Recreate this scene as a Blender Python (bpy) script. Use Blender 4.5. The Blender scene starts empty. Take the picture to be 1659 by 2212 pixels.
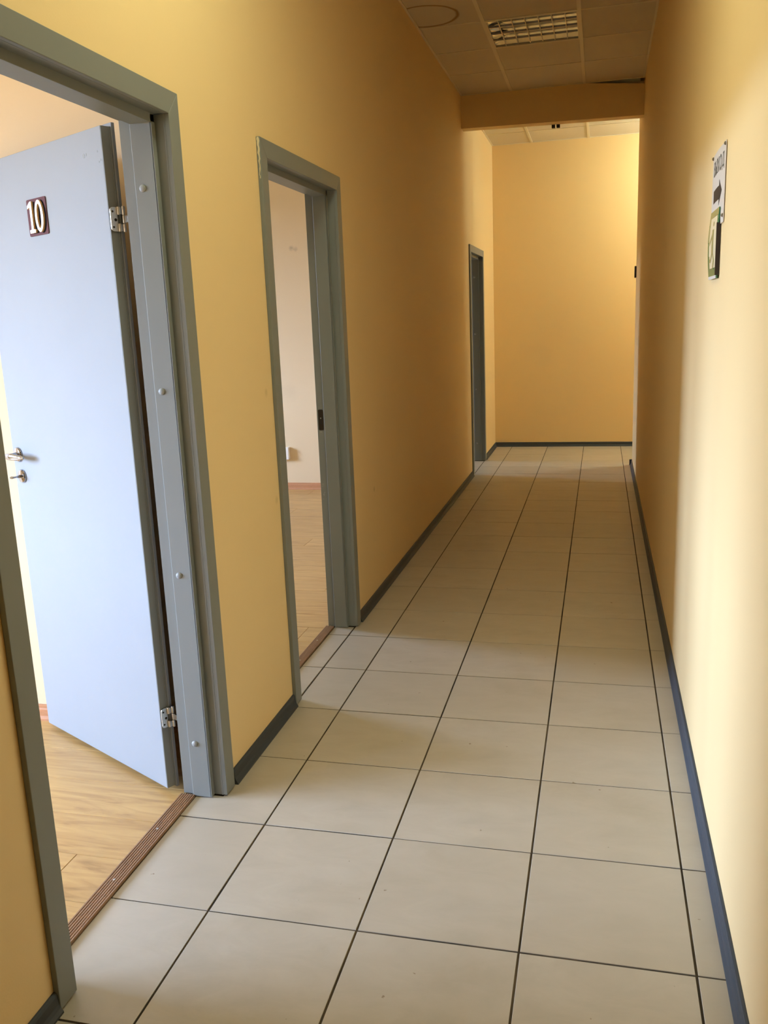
import bpy, math, random
from mathutils import Vector, Matrix

# ---------------------------------------------------------------- scene, camera, light
SC = bpy.context.scene
COL = SC.collection
U = 0.4                      # one floor tile = 0.4 m; all coordinates below are in floor tiles
random.seed(7)

def setup_camera():
    # solved from the floor joints and the door frames; f in pixels of a 1659 px wide frame
    f, h, cx, cy, pitch, yaw, roll = 1878.55, 3.69406, 2.421286, -4.505447, -0.217261, -0.24738, -0.04029
    cY, sY, cp, sp, cr, sr = math.cos(yaw), math.sin(yaw), math.cos(pitch), math.sin(pitch), math.cos(roll), math.sin(roll)
    fwd = Vector((sY*cp, cY*cp, sp)); right = Vector((cY, -sY, 0)); up = right.cross(fwd)
    r2 = right*cr + up*sr; u2 = -right*sr + up*cr
    cam = bpy.data.cameras.new('camera'); o = bpy.data.objects.new('camera', cam); COL.objects.link(o)
    M = Matrix((r2, u2, -fwd)).transposed().to_4x4()
    M.translation = Vector((cx*U, cy*U, h*U))
    o.matrix_world = M
    cam.sensor_fit = 'HORIZONTAL'; cam.sensor_width = 36.0
    cam.lens = 36.0*f/1659.0
    cam.clip_start = 0.02; cam.clip_end = 100
    SC.camera = o
setup_camera()

def setup_world():
    # overcast sky above the horizon, dim ground below it; it reaches the rooms through their windows
    W = bpy.data.worlds.new('world'); SC.world = W; W.use_nodes = True
    t = W.node_tree; bg = t.nodes['Background']
    tc = t.nodes.new('ShaderNodeTexCoord'); sp = t.nodes.new('ShaderNodeSeparateXYZ'); r = t.nodes.new('ShaderNodeValToRGB')
    t.links.new(tc.outputs['Generated'], sp.inputs[0]); t.links.new(sp.outputs['Z'], r.inputs[0]); t.links.new(r.outputs[0], bg.inputs[0])
    e = r.color_ramp.elements; e[0].position = 0.0; e[0].color = (0.10, 0.10, 0.085, 1); e[1].position = 0.03; e[1].color = (*SKY, 1)
    bg.inputs[1].default_value = SKY_STRENGTH
SKY = (0.52, 0.69, 1.0); SKY_STRENGTH = 76.0
setup_world()

def area(name, loc, rot, sx, sy, power, col):
    l = bpy.data.lights.new(name, 'AREA'); l.shape = 'RECTANGLE'
    l.size = sx*U; l.size_y = sy*U; l.energy = power; l.color = col
    o = bpy.data.objects.new(name, l); COL.objects.link(o)
    o.location = Vector(loc)*U; o.rotation_euler = rot
    return o
R90 = math.radians(90)
# the windows of the rooms on the left (in their outer wall, facing -X); each carries a light portal for the sky
XOUT = -15.0
WIN = [  # y0, y1, z0, z1
    (-7.4, 0.6, 2.0, 6.6),
    (-13.0, -10.2, 2.0, 6.6),
    (7.0, 10.8, 2.0, 6.6),
    (17.85, 20.1, 2.0, 6.6),
]
for (a, b, c, d) in WIN:
    o = area('window_portal', (XOUT-0.5, (a+b)/2, (c+d)/2), (0, -R90, 0), d-c, b-a, 1, (1, 1, 1))
    o.data.cycles.is_portal = True

# a lit ceiling fitting above the camera (out of the frame); round the corner hangs a lit globe, with a second one added to even its light
area('ceiling_lamp_light', (1.30, 0.852, 8.12), (0, 0, 0), 1.3, 1.3, 21, (0.94, 1.0, 0.70))

vs = SC.view_settings
vs.view_transform = 'Standard'; vs.look = 'None'; vs.gamma = 1.0; vs.use_curve_mapping = False
vs.exposure = 0.0
cyc = SC.cycles
cyc.max_bounces = 12; cyc.diffuse_bounces = 9; cyc.glossy_bounces = 5
cyc.caustics_reflective = False; cyc.caustics_refractive = False
cyc.sample_clamp_indirect = 8

# ---------------------------------------------------------------- materials
def new_mat(name, col, rough=0.6, metal=0.0, spec=0.5):
    m = bpy.data.materials.new(name); m.use_nodes = True
    b = m.node_tree.nodes['Principled BSDF']
    b.inputs['Base Color'].default_value = (*col, 1); b.inputs['Roughness'].default_value = rough
    b.inputs['Metallic'].default_value = metal; b.inputs['Specular IOR Level'].default_value = spec
    return m

class N:
    """tiny node helper"""
    def __init__(s, m): s.t = m.node_tree; s.b = s.t.nodes['Principled BSDF']
    def n(s, typ, **kw):
        x = s.t.nodes.new(typ)
        for k, v in kw.items():
            if k.startswith('i_'): x.inputs[k[2:].replace('_', ' ')].default_value = v
            else: setattr(x, k, v)
        return x
    def l(s, a, b): s.t.links.new(a, b)
    def coord(s, kind='Object', scale=(1, 1, 1)):
        tc = s.n('ShaderNodeTexCoord'); mp = s.n('ShaderNodeMapping'); mp.inputs['Scale'].default_value = scale
        s.l(tc.outputs[kind], mp.inputs['Vector']); return mp.outputs[0]
    def pos(s): return s.n('ShaderNodeNewGeometry').outputs['Position']
    def noise(s, vec, sc, det=3.0, rough=0.5, dist=0.0):
        x = s.n('ShaderNodeTexNoise'); x.inputs['Scale'].default_value = sc; x.inputs['Detail'].default_value = det
        x.inputs['Roughness'].default_value = rough; x.inputs['Distortion'].default_value = dist
        s.l(vec, x.inputs['Vector']); return x.outputs['Fac']
    def ramp(s, fac, stops):
        r = s.n('ShaderNodeValToRGB'); e = r.color_ramp.elements
        while len(e) < len(stops): e.new(0.5)
        for q, (p, c) in zip(e, stops): q.position = p; q.color = (*c, 1) if len(c) == 3 else c
        s.l(fac, r.inputs[0]); return r.outputs[0]
    def bump(s, h, strength, dist):
        x = s.n('ShaderNodeBump'); x.inputs['Strength'].default_value = strength; x.inputs['Distance'].default_value = dist
        s.l(h, x.inputs['Height']); s.l(x.outputs[0], s.b.inputs['Normal'])
    def mix(s, fac, a, b):
        x = s.n('ShaderNodeMix', data_type='RGBA')
        for i, v in ((0, fac), (6, a), (7, b)):
            if hasattr(v, 'is_output') or hasattr(v, 'links'): s.l(v, x.inputs[i])
            else: x.inputs[i].default_value = v if i == 0 else (*v, 1)
        return x.outputs[2]
    def math(s, op, a, b=None, c=None):
        x = s.n('ShaderNodeMath', operation=op)
        for i, v in enumerate((a, b, c)):
            if v is None: continue
            if isinstance(v, (int, float)): x.inputs[i].default_value = v
            else: s.l(v, x.inputs[i])
        return x.outputs[0]
    def near(s, p, r, soft):
        """1 inside a ball of radius r round world point p (tiles)"""
        d = s.n('ShaderNodeVectorMath', operation='DISTANCE'); s.l(s.pos(), d.inputs[0]); d.inputs[1].default_value = Vector(p)*U
        mr = s.n('ShaderNodeMapRange'); mr.inputs[1].default_value = (r-soft)*U; mr.inputs[2].default_value = (r+soft)*U
        mr.inputs[3].default_value = 1; mr.inputs[4].default_value = 0
        s.l(d.outputs['Value'], mr.inputs[0]); return mr.outputs[0], d.outputs['Value']

def paint_mat(name, col, var, rough=0.62, grain=0.10, marks=()):
    m = new_mat(name, col, rough, spec=0.35); k = N(m); p = k.pos()
    c2 = tuple(c*(1-var) for c in col)
    c = k.mix(k.noise(p, 1.3, 4, 0.6), col, c2)
    for (q, r, cc, st) in marks:
        f, _ = k.near(q, r, r*0.6)
        nz = k.noise(p, 45, 3, 0.6)
        f = k.math('MULTIPLY', k.math('MULTIPLY', f, st), nz)
        c = k.mix(f, c, cc)
    k.l(c, k.b.inputs['Base Color'])
    k.bump(k.noise(p, 230, 2, 0.5), grain, 0.0015)
    return m
YEL = (0.81, 0.618, 0.328)
M = {}
M['yellow'] = paint_mat('yellow_wall_paint', YEL, 0.05, marks=[((-0.48, 2.85, 3.1), 0.03, (0.35, 0.25, 0.08), 0.5), ((-0.48, 2.93, 2.1), 0.03, (0.35, 0.25, 0.08), 0.5), ((-0.48, 6.5, 1.5), 0.03, (0.3, 0.2, 0.08), 0.7)])
M['cream'] = paint_mat('cream_wall_paint', (0.72, 0.59, 0.40), 0.04, marks=[((-4.05, 13.93, 5.27), 0.045, (0.30, 0.24, 0.17), 0.9), ((-3.96, 13.93, 5.25), 0.04, (0.30, 0.24, 0.17), 0.8), ((-4.3, 13.93, 2.2), 0.16, (0.5, 0.42, 0.3), 0.35)])
M['white_wall'] = paint_mat('white_ceiling_paint', (0.66, 0.62, 0.54), 0.03)

def grey_paint(name, col, rough):
    m = new_mat(name, col, rough, spec=0.35); k = N(m); p = k.pos()
    k.l(k.mix(k.noise(p, 3.0, 4, 0.6), col, tuple(c*0.9 for c in col)), k.b.inputs['Base Color'])
    k.bump(k.noise(p, 60, 3, 0.5), 0.05, 0.002)
    return m
M['frame'] = grey_paint('grey_frame_paint', (0.222, 0.240, 0.236), 0.42)
M['leaf'] = grey_paint('pale_grey_leaf_paint', (0.268, 0.293, 0.322), 0.60)
M['cap'] = new_mat('grey_plastic_cap', (0.27, 0.285, 0.285), 0.5)
M['chip'] = new_mat('chipped_primer', (0.62, 0.56, 0.40), 0.7)
M['seal'] = new_mat('black_seal', (0.02, 0.018, 0.014), 0.8)

def plinth_mat(name, col, streak):
    m = new_mat(name, col, 0.5, spec=0.3); k = N(m)
    c = k.mix(k.noise(k.coord('Object', (14, 1.0, 60)), 3.0, 3, 0.6), tuple(x*(1-streak) for x in col), tuple(min(1, x*(1+streak)) for x in col))
    k.l(c, k.b.inputs['Base Color']); return m
M['plinth'] = plinth_mat('blue_grey_plinth_plastic', (0.045, 0.053, 0.066), 0.14)
M['redplinth'] = plinth_mat('reddish_wood_plinth', (0.47, 0.235, 0.12), 0.16)

def tile_mat():
    m = new_mat('beige_porcelain', (0.45, 0.43, 0.37), 0.3, spec=0.4); k = N(m); p = k.pos()
    oi = k.n('ShaderNodeObjectInfo')
    base = k.mix(oi.outputs['Random'], (0.450, 0.405, 0.340), (0.485, 0.440, 0.375))
    cloud = k.noise(k.coord('Object', (1.0, 2.2, 1)), 5.0, 5, 0.62, 0.6)
    c = k.mix(k.ramp(cloud, [(0.35, (0, 0, 0)), (0.72, (1, 1, 1))]), base, (0.42, 0.378, 0.315))
    dirt = k.noise(p, 2.1, 6, 0.65)
    c = k.mix(k.ramp(dirt, [(0.56, (0, 0, 0)), (0.8, (0.45, 0.45, 0.45))]), c, (0.33, 0.285, 0.21))
    speck = k.noise(p, 38.0, 2, 0.4)
    c = k.mix(k.ramp(speck, [(0.765, (0, 0, 0)), (0.785, (0.8, 0.8, 0.8))]), c, (0.20, 0.14, 0.08))
    k.l(c, k.b.inputs['Base Color'])
    r = k.n('ShaderNodeMapRange'); r.inputs[3].default_value = 0.31; r.inputs[4].default_value = 0.46
    k.l(dirt, r.inputs[0]); k.l(r.outputs[0], k.b.inputs['Roughness'])
    k.bump(k.noise(p, 9, 2, 0.5), 0.03, 0.004)
    return m
M['tile'] = tile_mat()
def grout_mat():
    m = new_mat('brown_grout', (0.12, 0.085, 0.045), 0.9); k = N(m); p = k.pos()
    k.l(k.ramp(k.noise(p, 4.0, 4, 0.6), [(0.40, (0.020, 0.014, 0.008)), (0.68, (0.10, 0.072, 0.042))]), k.b.inputs['Base Color']); return m
M['grout'] = grout_mat()

def wood_mat(name, light, mid, dark, scale=(1.3, 11, 1), rough=0.38):
    m = new_mat(name, mid, rough); k = N(m)
    tc = k.n('ShaderNodeTexCoord'); oi = k.n('ShaderNodeObjectInfo')
    off = k.n('ShaderNodeVectorMath', operation='SCALE'); off.inputs[0].default_value = (37, 23, 5); k.l(oi.outputs['Random'], off.inputs['Scale'])
    ad = k.n('ShaderNodeVectorMath', operation='ADD'); k.l(tc.outputs['Object'], ad.inputs[0]); k.l(off.outputs[0], ad.inputs[1])
    mp = k.n('ShaderNodeMapping'); mp.inputs['Scale'].default_value = scale; k.l(ad.outputs[0], mp.inputs[0])
    a = k.noise(mp.outputs[0], 1.9, 5, 0.6, 1.6)
    mp2 = k.n('ShaderNodeMapping'); mp2.inputs['Scale'].default_value = (scale[0]*2, scale[1]*6, 1); k.l(ad.outputs[0], mp2.inputs[0])
    b = k.noise(mp2.outputs[0], 3.0, 3, 0.6)
    c = k.ramp(a, [(0.28, dark), (0.45, mid), (0.64, light)])
    c = k.mix(k.math('MULTIPLY', b, 0.45), c, mid)
    tint = k.mix(k.math('MULTIPLY', oi.outputs['Random'], 0.25), c, dark)
    k.l(tint, k.b.inputs['Base Color']); return m
M['laminate'] = wood_mat('light_oak_laminate', (0.60, 0.40, 0.165), (0.49, 0.31, 0.122), (0.30, 0.17, 0.062))
M['threshold'] = wood_mat('walnut_threshold', (0.42, 0.26, 0.165), (0.31, 0.18, 0.105), (0.16, 0.085, 0.045), (16, 1.5, 1))

def panel_mat():
    m = new_mat('mineral_ceiling_panel', (0.60, 0.55, 0.45), 0.85, spec=0.2); k = N(m); p = k.pos()
    oi = k.n('ShaderNodeObjectInfo')
    c = k.mix(oi.outputs['Random'], (0.66, 0.60, 0.50), (0.70, 0.65, 0.56))
    c = k.mix(k.math('MULTIPLY', k.noise(p, 2.4, 4, 0.6), 0.35), c, (0.50, 0.43, 0.31))
    # brown ring a leak has left beside the left wall
    _, d = k.near((-0.235, 9.90, 8.19), 1, 0.5)
    wob = k.math('MULTIPLY', k.noise(p, 6, 2, 0.5), 0.03)
    dd = k.math('ABSOLUTE', k.math('SUBTRACT', k.math('ADD', d, wob), 0.205))
    mr = k.n('ShaderNodeMapRange'); mr.inputs[1].default_value = 0.004; mr.inputs[2].default_value = 0.016; mr.inputs[3].default_value = 0.85; mr.inputs[4].default_value = 0
    k.l(dd, mr.inputs[0]); c = k.mix(mr.outputs[0], c, (0.27, 0.15, 0.05))
    k.l(c, k.b.inputs['Base Color'])
    k.bump(k.noise(p, 260, 2, 0.6), 0.12, 0.002); return m
M['panel'] = panel_mat()
M['tee'] = new_mat('cream_enamel_grid', (0.72, 0.66, 0.52), 0.45)
M['chrome'] = new_mat('polished_chrome', (0.40, 0.40, 0.42), 0.10, 1.0)
M['steel'] = new_mat('satin_zinc_steel', (0.62, 0.60, 0.55), 0.32, 1.0)
M['darkmetal'] = new_mat('dark_bronze_metal', (0.035, 0.026, 0.014), 0.45, 0.6)
M['mirror'] = new_mat('mirror_reflector', (0.45, 0.47, 0.52), 0.16, 1.0)
M['tray'] = new_mat('bright_aluminium_tray', (0.84, 0.90, 1.0), 0.25, 0.6)
M['blade'] = new_mat('dull_blade', (0.42, 0.36, 0.30), 0.35, 0.5)
M['white'] = new_mat('white_plastic', (0.80, 0.79, 0.78), 0.4)
M['paper'] = paint_mat('white_copier_paper', (0.64, 0.585, 0.53), 0.02, 0.55, 0.02)
M['ink'] = new_mat('faded_black_ink', (0.10, 0.085, 0.065), 0.6)
M['ink2'] = new_mat('black_toner', (0.022, 0.017, 0.012), 0.5)
M['pin'] = new_mat('brown_pin', (0.12, 0.085, 0.035), 0.5)
M['green'] = new_mat('sign_green', (0.035, 0.19, 0.085), 0.18)
M['olive'] = new_mat('sun_faded_green', (0.30, 0.29, 0.12), 0.25)
M['pale'] = new_mat('glare_tinted_film', (0.74, 0.70, 0.50), 0.22)  # white doorway print, its pale yellow carries the glare on the card
M['plate'] = new_mat('mauve_brown_plate', (0.125, 0.058, 0.068), 0.8, spec=0.15)
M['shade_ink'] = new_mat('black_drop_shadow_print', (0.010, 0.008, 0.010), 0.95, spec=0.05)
M['digit'] = new_mat('white_digit_face', (0.95, 0.93, 0.90), 0.3)
M['gold'] = new_mat('gold_digit_side', (0.85, 0.60, 0.25), 0.3, 0.3)
M['globe'] = new_mat('lit_opal_glass', (0.9, 0.88, 0.8), 0.4)
M['globe'].node_tree.nodes['Principled BSDF'].inputs['Emission Color'].default_value = (0.85, 1.0, 0.88, 1)
M['globe'].node_tree.nodes['Principled BSDF'].inputs['Emission Strength'].default_value = 98
M['black'] = new_mat('black_plastic', (0.022, 0.012, 0.008), 0.45)

# ---------------------------------------------------------------- mesh helpers
class MB:
    def __init__(s): s.v = []; s.f = []; s.m = []
    def add(s, vs, fs, mi=0):
        o = len(s.v); s.v += [tuple(v) for v in vs]; s.f += [tuple(i+o for i in f) for f in fs]; s.m += [mi]*len(fs); return s
    def box(s, x0, x1, y0, y1, z0, z1, mi=0, mm=None):
        vs = [(x, y, z) for z in (z0, z1) for y in (y0, y1) for x in (x0, x1)]
        fs = [(0, 2, 3, 1), (4, 5, 7, 6), (0, 1, 5, 4), (2, 6, 7, 3), (0, 4, 6, 2), (1, 3, 7, 5)]  # -z +z -y +y -x +x
        s.add(vs, fs, mi)
        if mm:
            for k, v in mm.items(): s.m[len(s.m)-6+['-z', '+z', '-y', '+y', '-x', '+x'].index(k)] = v
        return s
    def chamfer_box(s, x0, x1, y0, y1, z0, z1, c, mi=0):
        """box whose four top edges are chamfered"""
        r = [[(x0, y0, z0), (x1, y0, z0), (x1, y1, z0), (x0, y1, z0)], [(x0, y0, z1-c), (x1, y0, z1-c), (x1, y1, z1-c), (x0, y1, z1-c)],
             [(x0+c, y0+c, z1), (x1-c, y0+c, z1), (x1-c, y1-c, z1), (x0+c, y1-c, z1)]]
        vs = r[0]+r[1]+r[2]; fs = [(3, 2, 1, 0), (8, 9, 10, 11)]
        for a in (0, 4):
            for i in range(4): j = (i+1) % 4; fs.append((a+i, a+j, a+4+j, a+4+i))
        return s.add(vs, fs, mi)
    def prism(s, poly, axis, a, b, mi=0, cut0=0.0, cut1=0.0):
        """extrude 2-D polygon (counter-clockwise) along axis 'x','y' or 'z'; poly gives the two other coordinates in order"""
        n = len(poly)
        def P(p, t):
            if axis == 'z': return (p[0], p[1], t)
            if axis == 'y': return (p[0], t, p[1])
            return (t, p[0], p[1])
        vs = [P(p, a+cut0*p[0]) for p in poly]+[P(p, b+cut1*p[0]) for p in poly]
        fs = [tuple(range(n))[::-1], tuple(range(n, 2*n))]+[(i, (i+1) % n, n+(i+1) % n, n+i) for i in range(n)]
        return s.add(vs, fs, mi)
    def lathe(s, prof, c=(0, 0, 0), n=24, axis='z', mi=0):
        vs = []; fs = []
        for (r, h) in prof:
            for i in range(n):
                a = 2*math.pi*i/n; p, q = r*math.cos(a), r*math.sin(a)
                vs.append({'z': (c[0]+p, c[1]+q, c[2]+h), 'y': (c[0]+p, c[1]+h, c[2]+q), 'x': (c[0]+h, c[1]+p, c[2]+q)}[axis])
        for k in range(len(prof)-1):
            for i in range(n): j = (i+1) % n; fs.append((k*n+i, k*n+j, (k+1)*n+j, (k+1)*n+i))
        fs.append(tuple(range(n))[::-1]); fs.append(tuple(range((len(prof)-1)*n, len(prof)*n)))
        return s.add(vs, fs, mi)
    def loft(s, rings, mi=0):
        n = len(rings[0]); vs = [p for r in rings for p in r]
        fs = [tuple(range(n))[::-1], tuple(range((len(rings)-1)*n, len(rings)*n))]
        for k in range(len(rings)-1):
            for i in range(n): j = (i+1) % n; fs.append((k*n+i, k*n+j, (k+1)*n+j, (k+1)*n+i))
        return s.add(vs, fs, mi)
    def build(s, name, mats, parent=None, loc=(0, 0, 0), rz=0.0, bevel=0, smooth=False, world=True):
        me = bpy.data.meshes.new(name)
        me.from_pydata([Vector(v)*U for v in s.v], [], s.f)
        for m in (mats if isinstance(mats, (list, tuple)) else [mats]): me.materials.append(M[m])
        for p, i in zip(me.polygons, s.m): p.material_index = i
        import bmesh
        bm = bmesh.new(); bm.from_mesh(me); bmesh.ops.recalc_face_normals(bm, faces=bm.faces); bm.to_mesh(me); bm.free()
        o = bpy.data.objects.new(name, me)
        return place(o, parent, loc, rz, bevel, smooth)

def place(o, parent=None, loc=(0, 0, 0), rz=0.0, bevel=0, smooth=False):
    COL.objects.link(o)
    T = Matrix.Translation(Vector(loc)*U) @ Matrix.Rotation(rz, 4, 'Z')
    if parent is not None:
        o.parent = parent; o.matrix_parent_inverse = WM[parent.name].inverted()
    o.matrix_basis = T
    WM[o.name] = T
    if smooth:
        for p in o.data.polygons: p.use_smooth = True
        es = o.modifiers.new('edge_split', 'EDGE_SPLIT'); es.split_angle = math.radians(35)
    if bevel:
        b = o.modifiers.new('bevel', 'BEVEL'); b.width = bevel*U; b.segments = 2; b.limit_method = 'ANGLE'; b.angle_limit = math.radians(40)
    return o
WM = {}

def tag(o, label=None, cat=None, group=None, kind=None):
    if label: o['label'] = label
    if cat: o['category'] = cat
    if group: o['group'] = group
    if kind: o['kind'] = kind
    return o
def empty(name, loc, rz=0.0):
    o = bpy.data.objects.new(name, None); o.empty_display_size = 0.05
    return place(o, None, loc, rz)
def copy_part(src, parent, loc, rz=0.0):
    c = src.copy(); c.parent = None; COL.objects.link(c)
    T = Matrix.Translation(Vector(loc)*U) @ Matrix.Rotation(rz, 4, 'Z')
    c.parent = parent; c.matrix_parent_inverse = WM[parent.name].inverted(); c.matrix_basis = T; WM[c.name] = T
    return c

# ---------------------------------------------------------------- key positions (tiles)
XL, XR = -0.48, 3.205            # corridor faces of the side walls
XB = -0.80                       # room face of the left wall
YB, YE = -14.0, 20.43            # back and end wall
YC = 17.30                       # corner where the right wall stops
ZC = 8.19                        # hung ceiling of the corridor
XO = XOUT                       # inner face of the outer wall of the rooms
XX = 13.0                         # far end of the side corridor
DOORS = [(-0.95, 1.48), (3.01, 5.44), (15.68, 18.06)]    # outer edges of the casings
CW = 0.155                       # casing width
HT = 5.275                       # casing top
ZT = 8.8
PART = [(2.36, 2.80), (13.93, 14.40)]

# ---------------------------------------------------------------- walls
wl = MB()
mm = {'-x': 1, '-y': 2, '+y': 2, '-z': 2}
edges = [YB]
for a, b in DOORS: edges += [a+0.09, b-0.09]
edges += [YE+0.5]
for i in range(0, len(edges), 2): wl.box(XB, XL, edges[i], edges[i+1], -0.05, ZT, 0, mm)
for a, b in DOORS: wl.box(XB, XL, a+0.09, b-0.09, HT-0.09, ZT, 0, mm)
o = wl.build('wall_left', ['yellow', 'cream', 'frame']); tag(o, 'yellow painted left corridor wall pierced by three grey framed doorways', kind='structure')
o = MB().box(XR, XR+0.45, YB, YC, -0.05, ZT).build('wall_right', 'yellow', bevel=0.012); tag(o, 'yellow painted right corridor wall, cream where daylight falls on it', kind='structure')
o = MB().box(XB, XX, YE, YE+0.45, -0.05, ZT).build('wall_end', 'yellow'); tag(o, 'yellow painted wall closing the far end of the corridor', kind='structure')
o = MB().box(XL, XR+0.45, YB-0.4, YB, -0.05, ZT).build('wall_back', 'yellow'); tag(o, kind='structure')
o = MB().box(XX, XX+0.4, YC-0.4, YE+0.45, -0.05, ZT).build('wall_side_corridor_end', 'yellow'); tag(o, kind='structure')
o = MB().box(XR+0.45, XX, YC-0.4, YC, -0.05, ZT).build('wall_side_corridor', 'yellow'); tag(o, kind='structure')
for a, b in PART:
    o = MB().box(XO, XB, a, b, -0.05, ZT).build('wall_partition', 'cream'); tag(o, kind='structure')
o = MB().box(XO-0.6, XB, YB-0.4, YB, -0.05, ZT).build('wall_room_back', 'cream'); tag(o, kind='structure')
o = MB().box(XO-0.6, XB, YE, YE+0.45, -0.05, ZT).build('wall_room_end', 'cream'); tag(o, kind='structure')
wo = MB(); ys = YB
for (a, b, c, d) in sorted(WIN):
    wo.box(XO-0.6, XO, ys, a, -0.05, ZT); wo.box(XO-0.6, XO, a, b, -0.05, c); wo.box(XO-0.6, XO, a, b, d, ZT); ys = b
wo.box(XO-0.6, XO, ys, YE, -0.05, ZT)
o = wo.build('wall_outer', 'cream'); tag(o, kind='structure')
for i, (a, b, c, d) in enumerate(sorted(WIN)):
    e = empty(f'window_{i+1}', (XO-0.3, (a+b)/2, c)); tag(e, kind='structure')
    f = MB(); x0, x1 = XO-0.4, XO-0.24; t = 0.14
    f.box(x0, x1, a, b, c, c+t); f.box(x0, x1, a, b, d-t, d); f.box(x0, x1, a, a+t, c+t, d-t); f.box(x0, x1, b-t, b, c+t, d-t)
    f.build('window_frame', 'white', e)
    MB().box(x0, x1, (a+b)/2-0.06, (a+b)/2+0.06, c+t, d-t).build('mullion', 'white', e)
    MB().box(XO-0.2, XO+0.35, a-0.1, b+0.1, c-0.07, c).build('window_sill', 'white', e)

# lintel beam across the corridor; its top has sagged away from the ceiling at the right
bm_ = MB(); y0, y1 = 14.93, 15.22
poly = [(XL, 7.545), (XR, 7.49), (XR, 8.075), (2.1, 8.18), (XL, 8.21)]
n = len(poly); vs_ = [(x, y0, z) for x, z in poly]+[(x, y1, z) for x, z in poly]
bm_.add(vs_, [tuple(range(n)), tuple(range(n, 2*n))[::-1]]+[(i, (i+1) % n, n+(i+1) % n, n+i) for i in range(n)])
o = bm_.build('trim_1', 'yellow'); tag(o, 'yellow painted lintel beam across the corridor under the ceiling', kind='structure')

# ---------------------------------------------------------------- ceiling
ceil = MB().box(XO-0.6, XX+0.4, YB-0.4, YE+0.45, ZT, ZT+0.3).build('ceiling', 'white_wall'); tag(ceil, 'suspended ceiling of square mineral panels in a cream grid', kind='structure')
GX = [XL, 0.565, 2.035, XR]
P = 1.472
rows = [14.93, 13.36, 11.885, 10.42]
while rows[-1] > YB: rows.append(rows[-1]-P)
rows[-1] = YB
LIGHT = (0.565, 10.42)
pc = {}
def panel(x0, x1, y0, y1, z):
    g = 0.012
    key = (round(x1-x0, 3), round(y1-y0, 3))
    c = ((x0+x1)/2, (y0+y1)/2, z)
    if key in pc: return copy_part(pc[key], ceil, c)
    w, h = (x1-x0)/2-g, (y1-y0)/2-g
    pc[key] = MB().box(-w, w, -h, h, 0.004, 0.05).build('ceiling_panel', 'panel', ceil, c)
for i in range(len(rows)-1):
    for j in range(3):
        if j == 1 and (abs(rows[i+1]-LIGHT[1]) < 0.02 or abs(rows[i+1]-0.116) < 0.05): continue
        panel(GX[j], GX[j+1], rows[i+1], rows[i], ZC)
def tee(x0, x1, y0, y1, z):
    return MB().box(x0, x1, y0, y1, z-0.006, z+0.03).build('grid_bar', 'tee', ceil)
for x in GX[1:3]: tee(x-0.03, x+0.03, YB, 14.93, ZC-0.004)
tee(XL, XL+0.035, YB, 14.93, ZC-0.004); tee(XR-0.035, XR, YB, 14.93, ZC-0.004); tee(XL, XR, 14.90, 14.93, ZC-0.003)
for y in rows[1:-1]:
    for j in range(3): tee(GX[j]+0.03, GX[j+1]-0.03, y-0.014, y+0.014, ZC)
ZF = 8.14
gx2 = [XL, 0.57, 2.045, 3.52, 4.995, 6.47, 7.945, 9.42, 10.895, XX]; gy2 = [15.22, 16.0, 17.475, 18.95, YE]
for j in range(len(gx2)-1):
    for i in range(len(gy2)-1):
        if gx2[j] > 3.0 and gy2[i] < 17.0: continue
        x1 = gx2[j+1]; y0_ = gy2[i]
        if j == 2 and gy2[i+1] < YC: x1 = XR
        panel(gx2[j], x1, y0_, gy2[i+1], ZF)
for x in gx2[1:-1]: tee(x-0.03, x+0.03, 15.22 if x < XR else YC, YE, ZF-0.004)
for y in gy2[1:-1]: tee(XL, XX if y > YC else XR, y-0.014, y+0.014, ZF)
tee(XL, XL+0.035, 15.22, YE, ZF-0.004); tee(XL, XX, YE-0.03, YE, ZF-0.003)

# ---------------------------------------------------------------- floors
floor = MB().box(XL-0.2, XX+0.4, YB-0.4, YE+0.45, -0.3, -0.0045).build('floor', 'grout'); tag(floor, 'beige tiled corridor floor with dark brown joints', kind='structure')
tc_ = {}
def tile(x0, x1, y0, y1):
    gx, gy = 0.0072, 0.0062
    if x1-x0 < 0.03 or y1-y0 < 0.03: return
    w, h = (x1-x0)/2-gx, (y1-y0)/2-gy
    key = (round(w, 3), round(h, 3)); c = ((x0+x1)/2, (y0+y1)/2, random.uniform(-0.0012, 0.0006))
    if key in tc_: t = copy_part(tc_[key], floor, c)
    else:
        t = tc_[key] = MB().chamfer_box(-w, w, -h, h, -0.02, 0, 0.0022).build('floor_tile', 'tile', floor, c)
    t.rotation_euler = (random.uniform(-.0012, .0012), random.uniform(-.0012, .0012), random.uniform(-.0015, .0015))
XS = [XL, 0, 1, 2, 3, XR]
for j in range(-9, 21):
    y0, y1 = j, min(j+1, YE)
    for i in range(5):
        x0, x1 = XS[i], XS[i+1]
        if i == 0:
            # the first doorway: tiles run on under the frame to the threshold
            a, b = -0.79, 1.32
            if y1 > a and y0 < b:
                g = 0.0065; xa, xb, xc = -0.705+g, XL+0.002, x1-g; ya, yb = y0+g, y1-g
                if y0 < a: L = [(xb, ya), (xc, ya), (xc, yb), (xa, yb), (xa, a), (xb, a)]
                elif y1 > b: L = [(xa, ya), (xc, ya), (xc, yb), (xb, yb), (xb, b), (xa, b)]
                if y0 < a or y1 > b: MB().prism(L, 'z', -0.02, 0).build('floor_tile', 'tile', floor)
                else: tile(-0.705, x1, y0, y1)
                continue
        if i == 4 and j >= 18: x1 = 4
        if i == 4 and j == 17:
            tile(3, XR, 17, 17.3); tile(3, 4, 17.3, 18); continue
        tile(x0, x1, y0, y1)
for j in range(17, 21):
    for i in range(4, 13): tile(i, i+1, max(j, YC), min(j+1, YE))
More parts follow.
